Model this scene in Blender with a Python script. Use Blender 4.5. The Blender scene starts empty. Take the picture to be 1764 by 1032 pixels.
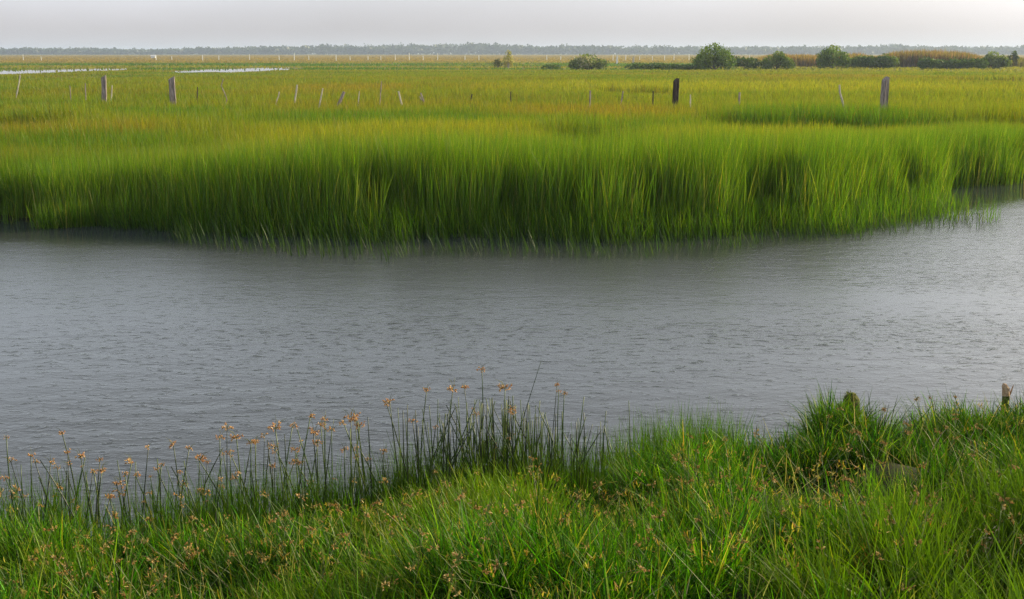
import bpy, math, random
import numpy as np

sc = bpy.context.scene
rad = math.radians
# ------------------------------------------------------------------ camera
W0, H0 = 1764.0, 1032.0
HFOV = 50.0
F = (W0 / 2) / math.tan(rad(HFOV / 2))
HORIZON = 91.0
PITCH = math.atan((H0 / 2 - HORIZON) / F)
EYE = 3.0
cam_d = bpy.data.cameras.new('camera')
cam = bpy.data.objects.new('camera', cam_d)
sc.collection.objects.link(cam)
cam.location = (0, 0, EYE)
cam.rotation_euler = (math.pi / 2 - PITCH, 0, 0)
cam_d.sensor_width = 36
cam_d.lens = 18 / math.tan(rad(HFOV / 2))
cam_d.clip_start = 0.05
cam_d.clip_end = 20000
sc.camera = cam

# ------------------------------------------------------------------ light
SUN_EL, SUN_AZ = 23.0, 60.0          # azimuth measured from +Y towards +X
world = bpy.data.worlds.new('World')
sc.world = world
world.use_nodes = True
nt = world.node_tree
bg = nt.nodes['Background']
sky = nt.nodes.new('ShaderNodeTexSky')
sky.sky_type = 'NISHITA'
sky.sun_disc = False
sky.sun_elevation = rad(SUN_EL)
sky.sun_rotation = rad(SUN_AZ)
sky.air_density = 1.2
sky.dust_density = 6.0
sky.ozone_density = 1.5
# thin veil of high cloud over the whole sky
tcw = nt.nodes.new('ShaderNodeTexCoord')
mpw = nt.nodes.new('ShaderNodeMapping'); mpw.inputs['Scale'].default_value = (1.6, 1.6, 5.0)
nzw = nt.nodes.new('ShaderNodeTexNoise'); nzw.inputs['Scale'].default_value = 1.7; nzw.inputs['Detail'].default_value = 4
rmw = nt.nodes.new('ShaderNodeMapRange')
rmw.inputs['From Min'].default_value = 0.3; rmw.inputs['From Max'].default_value = 0.7
rmw.inputs['To Min'].default_value = 0.58; rmw.inputs['To Max'].default_value = 0.72
mxw = nt.nodes.new('ShaderNodeMix'); mxw.data_type = 'RGBA'
mxw.inputs['B'].default_value = (5.75, 5.85, 6.4, 1)
nt.links.new(tcw.outputs['Generated'], mpw.inputs['Vector'])
nt.links.new(mpw.outputs['Vector'], nzw.inputs['Vector'])
nt.links.new(nzw.outputs['Fac'], rmw.inputs['Value'])
nt.links.new(rmw.outputs['Result'], mxw.inputs['Factor'])
nt.links.new(sky.outputs['Color'], mxw.inputs['A'])
sepw = nt.nodes.new('ShaderNodeSeparateXYZ'); nt.links.new(tcw.outputs['Generated'], sepw.inputs[0])
crw = nt.nodes.new('ShaderNodeValToRGB')          # the veil: pale at the horizon, an unseen bright band above it added to brighten the water's reflection, thinner and bluer overhead
e = crw.color_ramp.elements
e[0].position = 0.02; e[0].color = (6.35, 6.1, 6.25, 1)
e[1].position = 0.9; e[1].color = (2.4, 2.9, 4.0, 1)
for ps, cc in ((.13, (12.4, 13.7, 15.4, 1)), (.24, (12.4, 13.6, 15.4, 1)), (.34, (6.8, 7.2, 7.8, 1)), (.50, (7.2, 7.7, 8.5, 1)), (.66, (4.0, 4.6, 5.8, 1))):
    k = e.new(ps); k.color = cc
nt.links.new(sepw.outputs['Z'], crw.inputs['Fac'])
nt.links.new(crw.outputs['Color'], mxw.inputs['B'])
# hazy aureole of the sun in the thin cloud
def wmath(op, a, b=0.0):
    k = nt.nodes.new('ShaderNodeMath'); k.operation = op
    for q, v in enumerate((a, b)):
        if isinstance(v, (int, float)): k.inputs[q].default_value = v
        else: nt.links.new(v, k.inputs[q])
    return k.outputs[0]


dotn = nt.nodes.new('ShaderNodeVectorMath'); dotn.operation = 'DOT_PRODUCT'
dotn.inputs[1].default_value = (math.cos(rad(SUN_EL)) * math.sin(rad(SUN_AZ)), math.cos(rad(SUN_EL)) * math.cos(rad(SUN_AZ)), math.sin(rad(SUN_EL)))
nt.links.new(tcw.outputs['Generated'], dotn.inputs[0])
dpos = wmath('MAXIMUM', dotn.outputs['Value'], 0.0)
glow = wmath('ADD', wmath('MULTIPLY', wmath('POWER', dpos, 8.0), 10.5), wmath('MULTIPLY', wmath('POWER', dpos, 2.5), 1.0))
gcol = nt.nodes.new('ShaderNodeVectorMath'); gcol.operation = 'SCALE'
gcol.inputs[0].default_value = (1.0, .955, .90)
nt.links.new(glow, gcol.inputs['Scale'])
wadd = nt.nodes.new('ShaderNodeVectorMath'); wadd.operation = 'ADD'
nt.links.new(mxw.outputs['Result'], wadd.inputs[0]); nt.links.new(gcol.outputs[0], wadd.inputs[1])
nt.links.new(wadd.outputs[0], bg.inputs['Color'])
bg.inputs['Strength'].default_value = 0.10

sun_d = bpy.data.lights.new('sun', 'SUN')
sun_d.energy = 5.0
sun_d.angle = rad(0.6)
sun_d.color = (1.0, 0.84, 0.55)
sun = bpy.data.objects.new('sun', sun_d)
sc.collection.objects.link(sun)
# light travels along local -Z
sun.rotation_euler = (rad(90 - SUN_EL), 0, math.pi - rad(SUN_AZ))
vs = sc.view_settings
vs.view_transform = 'Standard'; vs.look = 'None'; vs.exposure = 0.42; vs.gamma = 1.0
vs.use_curve_mapping = False
sc.cycles.volume_bounces = 0
sc.cycles.max_bounces = 6
sc.cycles.diffuse_bounces = 3
sc.cycles.transparent_max_bounces = 8
sc.cycles.sample_clamp_indirect = 6.0
try:
    sc.cycles.use_denoising = True
    sc.cycles.filter_width = 1.5
    sc.cycles.denoising_prefilter = 'NONE'
    sc.cycles.use_adaptive_sampling = False
except Exception:
    pass

rng = np.random.default_rng(11)
random.seed(11)
C = sc.collection

# ------------------------------------------------------------------ helpers
CP, SP = math.cos(PITCH), math.sin(PITCH)


def at(px, py, z=0.0):
    """photo pixel -> point of the horizontal plane at height z"""
    u, v = px - W0 / 2, H0 / 2 - py
    d = np.array([u, F * CP + v * SP, -F * SP + v * CP])
    t = (z - EYE) / d[2]
    return np.array([0, 0, EYE]) + d * t


def z_at(px, py, Y):
    """height of the pixel's ray where it crosses the depth Y"""
    u, v = px - W0 / 2, H0 / 2 - py
    t = Y / (F * CP + v * SP)
    return EYE + t * (-F * SP + v * CP)


def x_at(px, py, Y):
    u, v = px - W0 / 2, H0 / 2 - py
    return Y / (F * CP + v * SP) * u


def mpp(Y):                      # metres per photo pixel at depth Y
    return Y / F


def hash2(ix, iy, s):
    h = (ix.astype(np.int64) * 374761393 + iy.astype(np.int64) * 668265263 + s * 1274126177) & 0x7fffffff
    h = ((h ^ (h >> 13)) * 1274126177) & 0x7fffffff
    return ((h ^ (h >> 16)) & 0xffff) / 65535.0


def vnoise(x, y, s=0):
    x = np.asarray(x, float); y = np.asarray(y, float)
    ix, iy = np.floor(x), np.floor(y)
    fx, fy = x - ix, y - iy
    fx = fx * fx * (3 - 2 * fx); fy = fy * fy * (3 - 2 * fy)
    a = hash2(ix, iy, s); b = hash2(ix + 1, iy, s); c = hash2(ix, iy + 1, s); d = hash2(ix + 1, iy + 1, s)
    return (a * (1 - fx) + b * fx) * (1 - fy) + (c * (1 - fx) + d * fx) * fy


def fbm(x, y, s=0, o=3):
    r, a, t = 0, 1.0, 0
    for k in range(o):
        r = r + a * vnoise(np.asarray(x) * 2 ** k, np.asarray(y) * 2 ** k, s + k * 7); t += a; a *= .5
    return r / t


def sstep(a, b, x):
    t = np.clip((np.asarray(x, float) - a) / (b - a), 0, 1)
    return t * t * (3 - 2 * t)


def link(name, mesh, parent=None):
    o = bpy.data.objects.new(name, mesh)
    C.objects.link(o)
    if parent is not None:
        o.parent = parent
    return o


def empty(name, loc, label, cat, group=None):
    o = bpy.data.objects.new(name, None)
    o.empty_display_size = 0.2
    C.objects.link(o)
    o.location = [float(v) for v in loc]
    tag(o, label, cat, group)
    return o


def tag(o, label=None, cat=None, group=None, kind=None):
    if label: o['label'] = label
    if cat: o['category'] = cat
    if group: o['group'] = group
    if kind: o['kind'] = kind
    return o


def np_mesh(name, V, Q, mat, col=None, smooth=False):
    """V (n,3) vertices, Q (m,k) equal-size faces"""
    V = np.ascontiguousarray(V, np.float32); Q = np.ascontiguousarray(Q, np.int32)
    k = Q.shape[1]
    me = bpy.data.meshes.new(name)
    me.vertices.add(len(V)); me.vertices.foreach_set('co', V.ravel())
    me.loops.add(Q.size); me.loops.foreach_set('vertex_index', Q.ravel())
    me.polygons.add(len(Q))
    me.polygons.foreach_set('loop_start', np.arange(0, Q.size, k, dtype=np.int32))
    if smooth:
        me.polygons.foreach_set('use_smooth', np.ones(len(Q), bool))
    if col is not None:
        a = me.color_attributes.new('Col', 'FLOAT_COLOR', 'POINT')
        c = np.ones((len(V), 4), np.float32); c[:, :3] = col
        a.data.foreach_set('color', c.ravel())
    me.update(calc_edges=True)
    me.materials.append(mat)
    return me


class MB:
    """collects small shapes into one mesh"""
    def __init__(s): s.v = []; s.f = []; s.c = []

    def add(s, verts, faces, col=(1, 1, 1)):
        o = len(s.v)
        s.v += [tuple(map(float, p)) for p in verts]
        s.f += [tuple(i + o for i in f) for f in faces]
        s.c += [tuple(col)] * len(verts)

    def tube(s, pts, radii, n=6, col=(1, 1, 1), cap=True, jit=0.0, squash=1.0):
        pts = [np.array(p, float) for p in pts]
        vs, fs = [], []
        for i, p in enumerate(pts):
            d = pts[min(i + 1, len(pts) - 1)] - pts[max(i - 1, 0)]
            d = d / (np.linalg.norm(d) + 1e-9)
            a = np.cross(d, [0.13, 1, 0.07]); a /= np.linalg.norm(a) + 1e-9
            b = np.cross(d, a)
            for k in range(n):
                t = 2 * math.pi * k / n
                r = radii[i] * (1 + (random.random() - .5) * jit)
                vs.append(p + a * math.cos(t) * r + b * math.sin(t) * r * squash)
        for i in range(len(pts) - 1):
            for k in range(n):
                k2 = (k + 1) % n
                fs.append((i * n + k, i * n + k2, (i + 1) * n + k2, (i + 1) * n + k))
        if cap:
            fs.append(tuple(range(n - 1, -1, -1)))
            fs.append(tuple((len(pts) - 1) * n + k for k in range(n)))
        s.add(vs, fs, col)

    def spike(s, p, d, L, r, col, n=4):
        """small elongated spikelet"""
        d = np.array(d, float); d /= np.linalg.norm(d) + 1e-9
        p = np.array(p, float)
        a = np.cross(d, [0.3, 0.8, 0.52]); a /= np.linalg.norm(a) + 1e-9
        b = np.cross(d, a)
        vs = [p] + [p + d * L * .4 + (a * math.cos(2 * math.pi * k / n) + b * math.sin(2 * math.pi * k / n)) * r for k in range(n)] + [p + d * L]
        fs = []
        for k in range(n):
            k2 = (k + 1) % n
            fs += [(0, 1 + k2, 1 + k), (1 + k, 1 + k2, n + 1)]
        s.add(vs, fs, col)

    def mesh(s, name, mat, smooth=False):
        me = bpy.data.meshes.new(name)
        me.from_pydata(s.v, [], s.f)
        a = me.color_attributes.new('Col', 'FLOAT_COLOR', 'POINT')
        c = np.ones((len(s.v), 4), np.float32); c[:, :3] = np.array(s.c)
        a.data.foreach_set('color', c.ravel())
        if smooth:
            me.polygons.foreach_set('use_smooth', np.ones(len(me.polygons), bool))
        me.update()
        me.materials.append(mat)
        return me


# ------------------------------------------------------------------ materials
def new_mat(name):
    m = bpy.data.materials.new(name); m.use_nodes = True
    n = m.node_tree; n.nodes.clear()
    out = n.nodes.new('ShaderNodeOutputMaterial')
    return m, n, out


def leaf_mat(name, transl=0.42, gloss=0.05, rough=0.45, tint=(1.3, 1.32, .35)):
    m, n, out = new_mat(name)
    at_ = n.nodes.new('ShaderNodeAttribute'); at_.attribute_name = 'Col'
    di = n.nodes.new('ShaderNodeBsdfDiffuse'); tr = n.nodes.new('ShaderNodeBsdfTranslucent')
    mx = n.nodes.new('ShaderNodeMixShader'); mx.inputs[0].default_value = transl
    tm = n.nodes.new('ShaderNodeMix'); tm.data_type = 'RGBA'; tm.blend_type = 'MULTIPLY'; tm.inputs['Factor'].default_value = 1
    tm.inputs['B'].default_value = (*tint, 1)
    n.links.new(at_.outputs['Color'], di.inputs['Color'])
    n.links.new(at_.outputs['Color'], tm.inputs['A'])
    n.links.new(tm.outputs['Result'], tr.inputs['Color'])
    n.links.new(di.outputs[0], mx.inputs[1]); n.links.new(tr.outputs[0], mx.inputs[2])
    gl = n.nodes.new('ShaderNodeBsdfGlossy'); gl.inputs['Roughness'].default_value = rough
    gl.inputs['Color'].default_value = (.9, .95, .85, 1)
    m2 = n.nodes.new('ShaderNodeMixShader'); m2.inputs[0].default_value = gloss
    n.links.new(mx.outputs[0], m2.inputs[1]); n.links.new(gl.outputs[0], m2.inputs[2])
    n.links.new(m2.outputs[0], out.inputs['Surface'])
    return m


def noise_mat(name, c1, c2, scale=8.0, stretch=(1, 1, 1), rough=0.9, bump=0.3, detail=5, c3=None):
    m, n, out = new_mat(name)
    p = n.nodes.new('ShaderNodeBsdfPrincipled'); p.inputs['Roughness'].default_value = rough
    p.inputs['Specular IOR Level'].default_value = 0.2
    tc = n.nodes.new('ShaderNodeTexCoord'); mp = n.nodes.new('ShaderNodeMapping'); mp.inputs['Scale'].default_value = stretch
    nz = n.nodes.new('ShaderNodeTexNoise'); nz.inputs['Scale'].default_value = scale; nz.inputs['Detail'].default_value = detail
    cr = n.nodes.new('ShaderNodeValToRGB')
    cr.color_ramp.elements[0].position = .32; cr.color_ramp.elements[0].color = (*c1, 1)
    cr.color_ramp.elements[1].position = .68; cr.color_ramp.elements[1].color = (*c2, 1)
    if c3:
        e = cr.color_ramp.elements.new(.5); e.color = (*c3, 1)
    bp = n.nodes.new('ShaderNodeBump'); bp.inputs['Strength'].default_value = bump; bp.inputs['Distance'].default_value = .02
    n.links.new(tc.outputs['Object'], mp.inputs['Vector']); n.links.new(mp.outputs['Vector'], nz.inputs['Vector'])
    n.links.new(nz.outputs['Fac'], cr.inputs['Fac']); n.links.new(cr.outputs['Color'], p.inputs['Base Color'])
    n.links.new(nz.outputs['Fac'], bp.inputs['Height']); n.links.new(bp.outputs['Normal'], p.inputs['Normal'])
    n.links.new(p.outputs[0], out.inputs['Surface'])
    return m


def vcol_mat(name, rough=0.85):
    m, n, out = new_mat(name)
    p = n.nodes.new('ShaderNodeBsdfPrincipled'); p.inputs['Roughness'].default_value = rough
    p.inputs['Specular IOR Level'].default_value = 0.15
    a = n.nodes.new('ShaderNodeAttribute'); a.attribute_name = 'Col'
    n.links.new(a.outputs['Color'], p.inputs['Base Color'])
    n.links.new(p.outputs[0], out.inputs['Surface'])
    return m


M_GRASS = leaf_mat('grass_blade', transl=.45, gloss=.010, rough=.4, tint=(1.12, 1.32, .3))
M_MEADOW = leaf_mat('meadow_blade', transl=.45, gloss=.015)
M_REED = leaf_mat('reed_blade', transl=.5, gloss=.02)
M_LEAF = leaf_mat('shrub_leaf', transl=.3, gloss=.03)
M_STEM = leaf_mat('rush_stem', transl=.0, gloss=.06)
M_SEED = leaf_mat('seed_head', transl=.3, gloss=.02)
M_BARK = noise_mat('bark', (.05, .04, .03), (.12, .1, .08), 6, (1, 1, .3))
M_WOOD = noise_mat('weathered_wood', (.12, .09, .075), (.42, .35, .31), 5, (6, 6, .6), c3=(.26, .21, .185))
M_DARKWOOD = noise_mat('dark_wood', (.025, .018, .014), (.12, .085, .065), 5, (6, 6, .6), c3=(.055, .04, .032))
M_PALEWOOD = noise_mat('bleached_wood', (.34, .29, .22), (.58, .52, .42), 8, (5, 5, .8))
M_WHITE = noise_mat('whitewash', (.62, .6, .55), (.82, .8, .74), 4)
M_MOSS = noise_mat('moss', (.035, .05, .008), (.16, .15, .03), 40, (1, 1, 1), c3=(.08, .09, .015), bump=1.0)
M_CUT = noise_mat('cut_wood', (.34, .2, .11), (.6, .43, .27), 60, (1, 1, 1))


def ground_mat():
    m, n, out = new_mat('marsh_ground')
    p = n.nodes.new('ShaderNodeBsdfPrincipled'); p.inputs['Roughness'].default_value = .95
    p.inputs['Specular IOR Level'].default_value = 0.1
    tc = n.nodes.new('ShaderNodeTexCoord')
    mp = n.nodes.new('ShaderNodeMapping'); mp.inputs['Scale'].default_value = (.012, .05, 1)
    nz = n.nodes.new('ShaderNodeTexNoise'); nz.inputs['Scale'].default_value = 1; nz.inputs['Detail'].default_value = 6
    cr = n.nodes.new('ShaderNodeValToRGB')
    e = cr.color_ramp.elements
    e[0].position = .3; e[0].color = (.075, .10, .014, 1)
    e[1].position = .72; e[1].color = (.19, .13, .045, 1)
    k = e.new(.5); k.color = (.14, .14, .02, 1)
    # mud close by, meadow far away
    sx = n.nodes.new('ShaderNodeSeparateXYZ')
    mr = n.nodes.new('ShaderNodeMapRange'); mr.inputs['From Min'].default_value = 60; mr.inputs['From Max'].default_value = 150
    mx = n.nodes.new('ShaderNodeMix'); mx.data_type = 'RGBA'; mx.inputs['A'].default_value = (.036, .038, .014, 1)
    n.links.new(tc.outputs['Object'], mp.inputs['Vector']); n.links.new(mp.outputs['Vector'], nz.inputs['Vector'])
    n.links.new(nz.outputs['Fac'], cr.inputs['Fac'])
    n.links.new(tc.outputs['Object'], sx.inputs[0]); n.links.new(sx.outputs['Y'], mr.inputs['Value'])
    n.links.new(mr.outputs['Result'], mx.inputs['Factor']); n.links.new(cr.outputs['Color'], mx.inputs['B'])
    n.links.new(mx.outputs['Result'], p.inputs['Base Color'])
    n.links.new(p.outputs[0], out.inputs['Surface'])
    return m


def water_mat(name, ripples=True):
    m, n, out = new_mat(name)
    p = n.nodes.new('ShaderNodeBsdfPrincipled')
    p.inputs['Base Color'].default_value = (.038, .042, .043, 1)
    p.inputs['Roughness'].default_value = .04
    p.inputs['IOR'].default_value = 1.40
    n.links.new(p.outputs[0], out.inputs['Surface'])
    tc = n.nodes.new('ShaderNodeTexCoord')

    def noise(scale, sx, sy, rot, detail, dist=0):
        mp = n.nodes.new('ShaderNodeMapping'); mp.inputs['Scale'].default_value = (sx, sy, 1); mp.inputs['Rotation'].default_value = (0, 0, rad(rot))
        nz = n.nodes.new('ShaderNodeTexNoise'); nz.inputs['Scale'].default_value = scale; nz.inputs['Detail'].default_value = detail
        nz.inputs['Distortion'].default_value = dist
        n.links.new(tc.outputs['Object'], mp.inputs['Vector']); n.links.new(mp.outputs['Vector'], nz.inputs['Vector'])
        return nz.outputs['Fac']

    def math_(op, a, b):
        k = n.nodes.new('ShaderNodeMath'); k.operation = op
        for i, v in enumerate((a, b)):
            if isinstance(v, (int, float)): k.inputs[i].default_value = v
            else: n.links.new(v, k.inputs[i])
        return k.outputs[0]
    big = noise(1.0, 1.6, 3.6, 12, 2, .4)
    small = noise(1.0, 6.5, 14, 8, 2, .5)
    tiny = noise(1.0, 20, 34, -8, 2, .3)
    pk = n.nodes.new('ShaderNodeMapRange'); pk.interpolation_type = 'SMOOTHSTEP'
    pk.inputs['From Min'].default_value = .55; pk.inputs['From Max'].default_value = .85
    n.links.new(small, pk.inputs['Value'])
    h = math_('ADD', math_('MULTIPLY', big, .9), math_('ADD', math_('MULTIPLY', pk.outputs['Result'], .42), math_('ADD', math_('MULTIPLY', small, .24), math_('MULTIPLY', tiny, .18))))
    # wind: ripples open towards the middle and right, calmer in the lee of the reeds
    patch = noise(1.0, .16, .34, 20, 4)
    mr = n.nodes.new('ShaderNodeMapRange'); mr.inputs['From Min'].default_value = .3; mr.inputs['From Max'].default_value = .65
    mr.inputs['To Min'].default_value = .05; mr.inputs['To Max'].default_value = .95
    n.links.new(patch, mr.inputs['Value'])
    sx = n.nodes.new('ShaderNodeSeparateXYZ'); n.links.new(tc.outputs['Object'], sx.inputs[0])
    # shelter of the reeds: mirror-calm within a metre or so of the far shore, ruffled elsewhere
    bend = math_('ADD', math_('MULTIPLY', math_('MAXIMUM', math_('MULTIPLY', sx.outputs['X'], -1.0), 0.0), .16),
                 math_('MULTIPLY', math_('MAXIMUM', math_('SUBTRACT', sx.outputs['X'], 3.0), 0.0), .80))
    yl = math_('SUBTRACT', sx.outputs['Y'], bend)
    lee = n.nodes.new('ShaderNodeMapRange'); lee.inputs['From Min'].default_value = 15.9; lee.inputs['From Max'].default_value = 17.3
    lee.inputs['To Min'].default_value = 1; lee.inputs['To Max'].default_value = .035
    n.links.new(yl, lee.inputs['Value'])
    rg = n.nodes.new('ShaderNodeMapRange'); rg.inputs['From Min'].default_value = .05; rg.inputs['From Max'].default_value = 1
    rg.inputs['To Min'].default_value = .02; rg.inputs['To Max'].default_value = .27
    n.links.new(lee.outputs['Result'], rg.inputs['Value'])
    far = n.nodes.new('ShaderNodeMapRange'); far.inputs['From Min'].default_value = 9.5; far.inputs['From Max'].default_value = 14.5
    far.inputs['To Min'].default_value = .19; far.inputs['To Max'].default_value = .27
    n.links.new(yl, far.inputs['Value'])
    n.links.new(far.outputs['Result'], rg.inputs['To Max'])
    n.links.new(rg.outputs['Result'], p.inputs['Roughness'])
    east = n.nodes.new('ShaderNodeMapRange'); east.inputs['From Min'].default_value = .5; east.inputs['From Max'].default_value = 5.5
    east.inputs['To Min'].default_value = .8; east.inputs['To Max'].default_value = 1.5
    n.links.new(sx.outputs['X'], east.inputs['Value'])
    amp = math_('MULTIPLY', math_('MULTIPLY', mr.outputs['Result'], east.outputs['Result']), lee.outputs['Result'])
    bp = n.nodes.new('ShaderNodeBump'); bp.inputs['Distance'].default_value = .018
    n.links.new(math_('MULTIPLY', amp, 1.0 if ripples else .8), bp.inputs['Strength'])
    n.links.new(h, bp.inputs['Height']); n.links.new(bp.outputs['Normal'], p.inputs['Normal'])
    return m


# ------------------------------------------------------------------ terrain
# far shoreline Y(x), near shoreline Y(x), from the photo's water edges
far_pts = [(-400, 380), (0, 384), (180, 388), (420, 394), (640, 398), (860, 399), (1080, 398), (1300, 391), (1470, 370), (1560, 348), (1640, 324), (1764, 310), (2000, 302)]
FS = np.array([at(a, b, 0)[:2] for a, b in far_pts])
near_pts = [(-9, 5.2), (-5, 5.5), (-3.0, 5.65), (-1.0, 6.0), (0.1, 6.35), (.45, 6.3), (.65, 6.38), (.85, 6.75), (1.35, 6.95), (1.95, 7.05), (2.15, 7.55), (3.4, 8.1), (5, 8.5), (9, 9.2)]
NS = np.array(near_pts)


def far_shore(x): return np.interp(x, FS[:, 0], FS[:, 1]) + (fbm(np.asarray(x) * 1.1, 3.3, 5) - .5) * 1.3
def near_shore(x): return np.interp(x, NS[:, 0], NS[:, 1]) + (fbm(np.asarray(x) * 2.2, 1.3, 8) - .5) * .35


def stump_xy(px, yt):
    xs = (px - 882) / F * 7.6
    for _ in range(6):
        ys = float(near_shore(np.array(xs))) - .10
        xs = x_at(px, yt, ys)
    return xs, ys


STUMP_XY = [stump_xy(1466, 677), stump_xy(1735, 664)]


def ground_z(x, y):
    x = np.asarray(x, float); y = np.asarray(y, float)
    dn = near_shore(x) - y          # >0 on the near bank
    df = y - far_shore(x)           # >0 on the far side
    zn = np.clip(dn, -2, 6) * .25 + (fbm(x * 1.3, y * 1.3, 21) - .5) * .16 * sstep(0, .8, dn)
    zn = zn + (.11 + .29 * fbm(x * 1.15, y * 1.15, 87, 2)) * sstep(0, .45, dn) * np.interp(x, [2.3, 3.2], [1, .55])
    for xs, ys in STUMP_XY[:1]:
        zn = zn - .20 * np.exp(-((x - xs) / .3) ** 2 - ((y - ys + .35) / .55) ** 2)
    zn = np.where(dn < 0, np.maximum(dn * .35, -.5), np.minimum(zn, 1.4))
    zf = np.where(df < 0, np.maximum(df * .12, -.5), np.minimum(df * .05, .05))
    return np.where(dn > -1.5, np.where(y < 11, zn, zf), zf)


rs = np.concatenate([[.3], np.geomspace(1.2, 30, 90), np.geomspace(31, 9000, 70)])
th = np.concatenate([np.linspace(-180, -40, 24)[:-1], np.linspace(-40, 40, 161), np.linspace(40, 180, 24)[1:-1]])
R_, T_ = np.meshgrid(rs, np.radians(th), indexing='ij')
GX, GY = R_ * np.sin(T_), R_ * np.cos(T_)
V = np.stack([GX, GY, ground_z(GX, GY)], -1).reshape(-1, 3)
nr, nth = len(rs), len(th)
i, j = np.meshgrid(np.arange(nr - 1), np.arange(nth), indexing='ij')
j2 = (j + 1) % nth
Q = np.stack([i * nth + j, i * nth + j2, (i + 1) * nth + j2, (i + 1) * nth + j], -1).reshape(-1, 4)[:, ::-1]
tag(link('ground', np_mesh('ground', V, Q, ground_mat(), smooth=True)), kind='structure')

# channel water: one sheet with real extent
wx = np.linspace(-60, 60, 61); wy = np.array([3.5, 6, 9, 13, 18, 24, 30.])
X_, Y_ = np.meshgrid(wx, wy, indexing='ij')
V = np.stack([X_, Y_, np.zeros_like(X_)], -1).reshape(-1, 3)
i, j = np.meshgrid(np.arange(60), np.arange(6), indexing='ij')
Q = np.stack([i * 7 + j, (i + 1) * 7 + j, (i + 1) * 7 + j + 1, i * 7 + j + 1], -1).reshape(-1, 4)
tag(link('channel_water', np_mesh('channel_water', V, Q, water_mat('channel_water'))), kind='structure')

# two shallow pools far out on the left
POOLS = []
for nm, x0, x1, y0, y1 in (('pool_water', -80, 140, 118.5, 130), ('pool_water', 325, 488, 117.0, 125.5)):
    a, b = at((x0 + x1) / 2, y0, .06), at((x0 + x1) / 2, y1, .06)
    cx_, cy_ = (at(x0, (y0 + y1) / 2, .06) + at(x1, (y0 + y1) / 2, .06))[:2] / 2
    hw = (at(x1, (y0 + y1) / 2, .06)[0] - at(x0, (y0 + y1) / 2, .06)[0]) / 2
    cy_ = (a[1] + b[1]) / 2; hh = (a[1] - b[1]) / 2
    POOLS.append((cx_, cy_, hw, hh))
    n_ = 48
    ring = []
    for k in range(n_):
        t = 2 * math.pi * k / n_
        w = 1 + .22 * math.sin(3 * t + cx_) + .12 * math.sin(5 * t)
        ring.append((cx_ + hw * math.cos(t) * w, cy_ + hh * math.sin(t) * w, .056))
    mb = MB(); mb.add(ring, [tuple(range(n_))])
    tag(link(nm, mb.mesh(nm, water_mat('pool_water', False))), kind='structure')


# ------------------------------------------------------------------ blades
def blades(P, h, w, az, lean, bend, col, tipcol=None, S=4, tip=.12, base=.8):
    """P (n,3) roots; h length; w width; az lean direction; lean = start tilt, bend = extra droop"""
    n = len(P)
    t = np.linspace(0, 1, S + 1)[None, :]                       # (1,S+1)
    ang = lean[:, None] + bend[:, None] * t                     # tilt from vertical along the blade
    ds = h[:, None] / S
    dx = np.sin(ang) * ds; dz = np.cos(ang) * ds
    hx = np.concatenate([np.zeros((n, 1)), np.cumsum(dx[:, 1:], 1)], 1)
    hz = np.concatenate([np.zeros((n, 1)), np.cumsum(dz[:, 1:], 1)], 1)
    ca, sa = np.cos(az)[:, None], np.sin(az)[:, None]
    cx = P[:, 0:1] + hx * ca; cy = P[:, 1:2] + hx * sa; cz = P[:, 2:3] + hz
    fa = az + rng.uniform(-1.2, 1.2, n) + math.pi / 2
    prof = np.where(t < .35, base + (1 - base) * t / .35, 1 - (1 - tip) * ((t - .35) / .65) ** 1.6)
    ww = w[:, None] * prof / 2
    ox, oy = np.cos(fa)[:, None] * ww, np.sin(fa)[:, None] * ww
    L = np.stack([cx - ox, cy - oy, cz], -1); R = np.stack([cx + ox, cy + oy, cz], -1)
    V = np.stack([L, R], 2).reshape(n, (S + 1) * 2, 3)
    k = np.arange(S)
    q = np.stack([2 * k, 2 * k + 1, 2 * k + 3, 2 * k + 2], -1)  # (S,4)
    Q = (np.arange(n) * (S + 1) * 2)[:, None, None] + q[None]
    c = np.repeat(col[:, None, :], (S + 1) * 2, 1)
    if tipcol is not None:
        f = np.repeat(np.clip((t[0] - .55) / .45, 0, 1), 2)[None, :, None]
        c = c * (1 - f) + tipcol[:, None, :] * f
    return V.reshape(-1, 3), Q.reshape(-1, 4), c.reshape(-1, 3)


def cat_blades(parts):
    vs, qs, cs, o = [], [], [], 0
    for v, q, c in parts:
        vs.append(v); qs.append(q + o); cs.append(c); o += len(v)
    return np.concatenate(vs), np.concatenate(qs), np.concatenate(cs)


def pal(n, cols, weights, jit=.18):
    cols = np.array(cols)
    k = rng.choice(len(cols), n, p=np.array(weights) / sum(weights))
    c = cols[k] * (1 + rng.normal(0, jit, (n, 1)))
    c *= (1 + rng.normal(0, jit * .4, (n, 3)))
    return np.clip(c, .003, .8)


# ---------- meadow behind the reeds
# height steps: hollows with a taller edge behind them
STEPS = []
for x0, x1, yb, zt in ((1175, 1600, 213, .85), (945, 1085, 246, .95), (1630, 1900, 219, .85), (1010, 1170, 155, .75), (-50, 190, 214, .85), (1600, 1800, 137, .7)):
    a, b = at(x0, yb, zt - .35), at(x1, yb, zt - .35)
    STEPS.append((a[0], b[0], a[1]))


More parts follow.
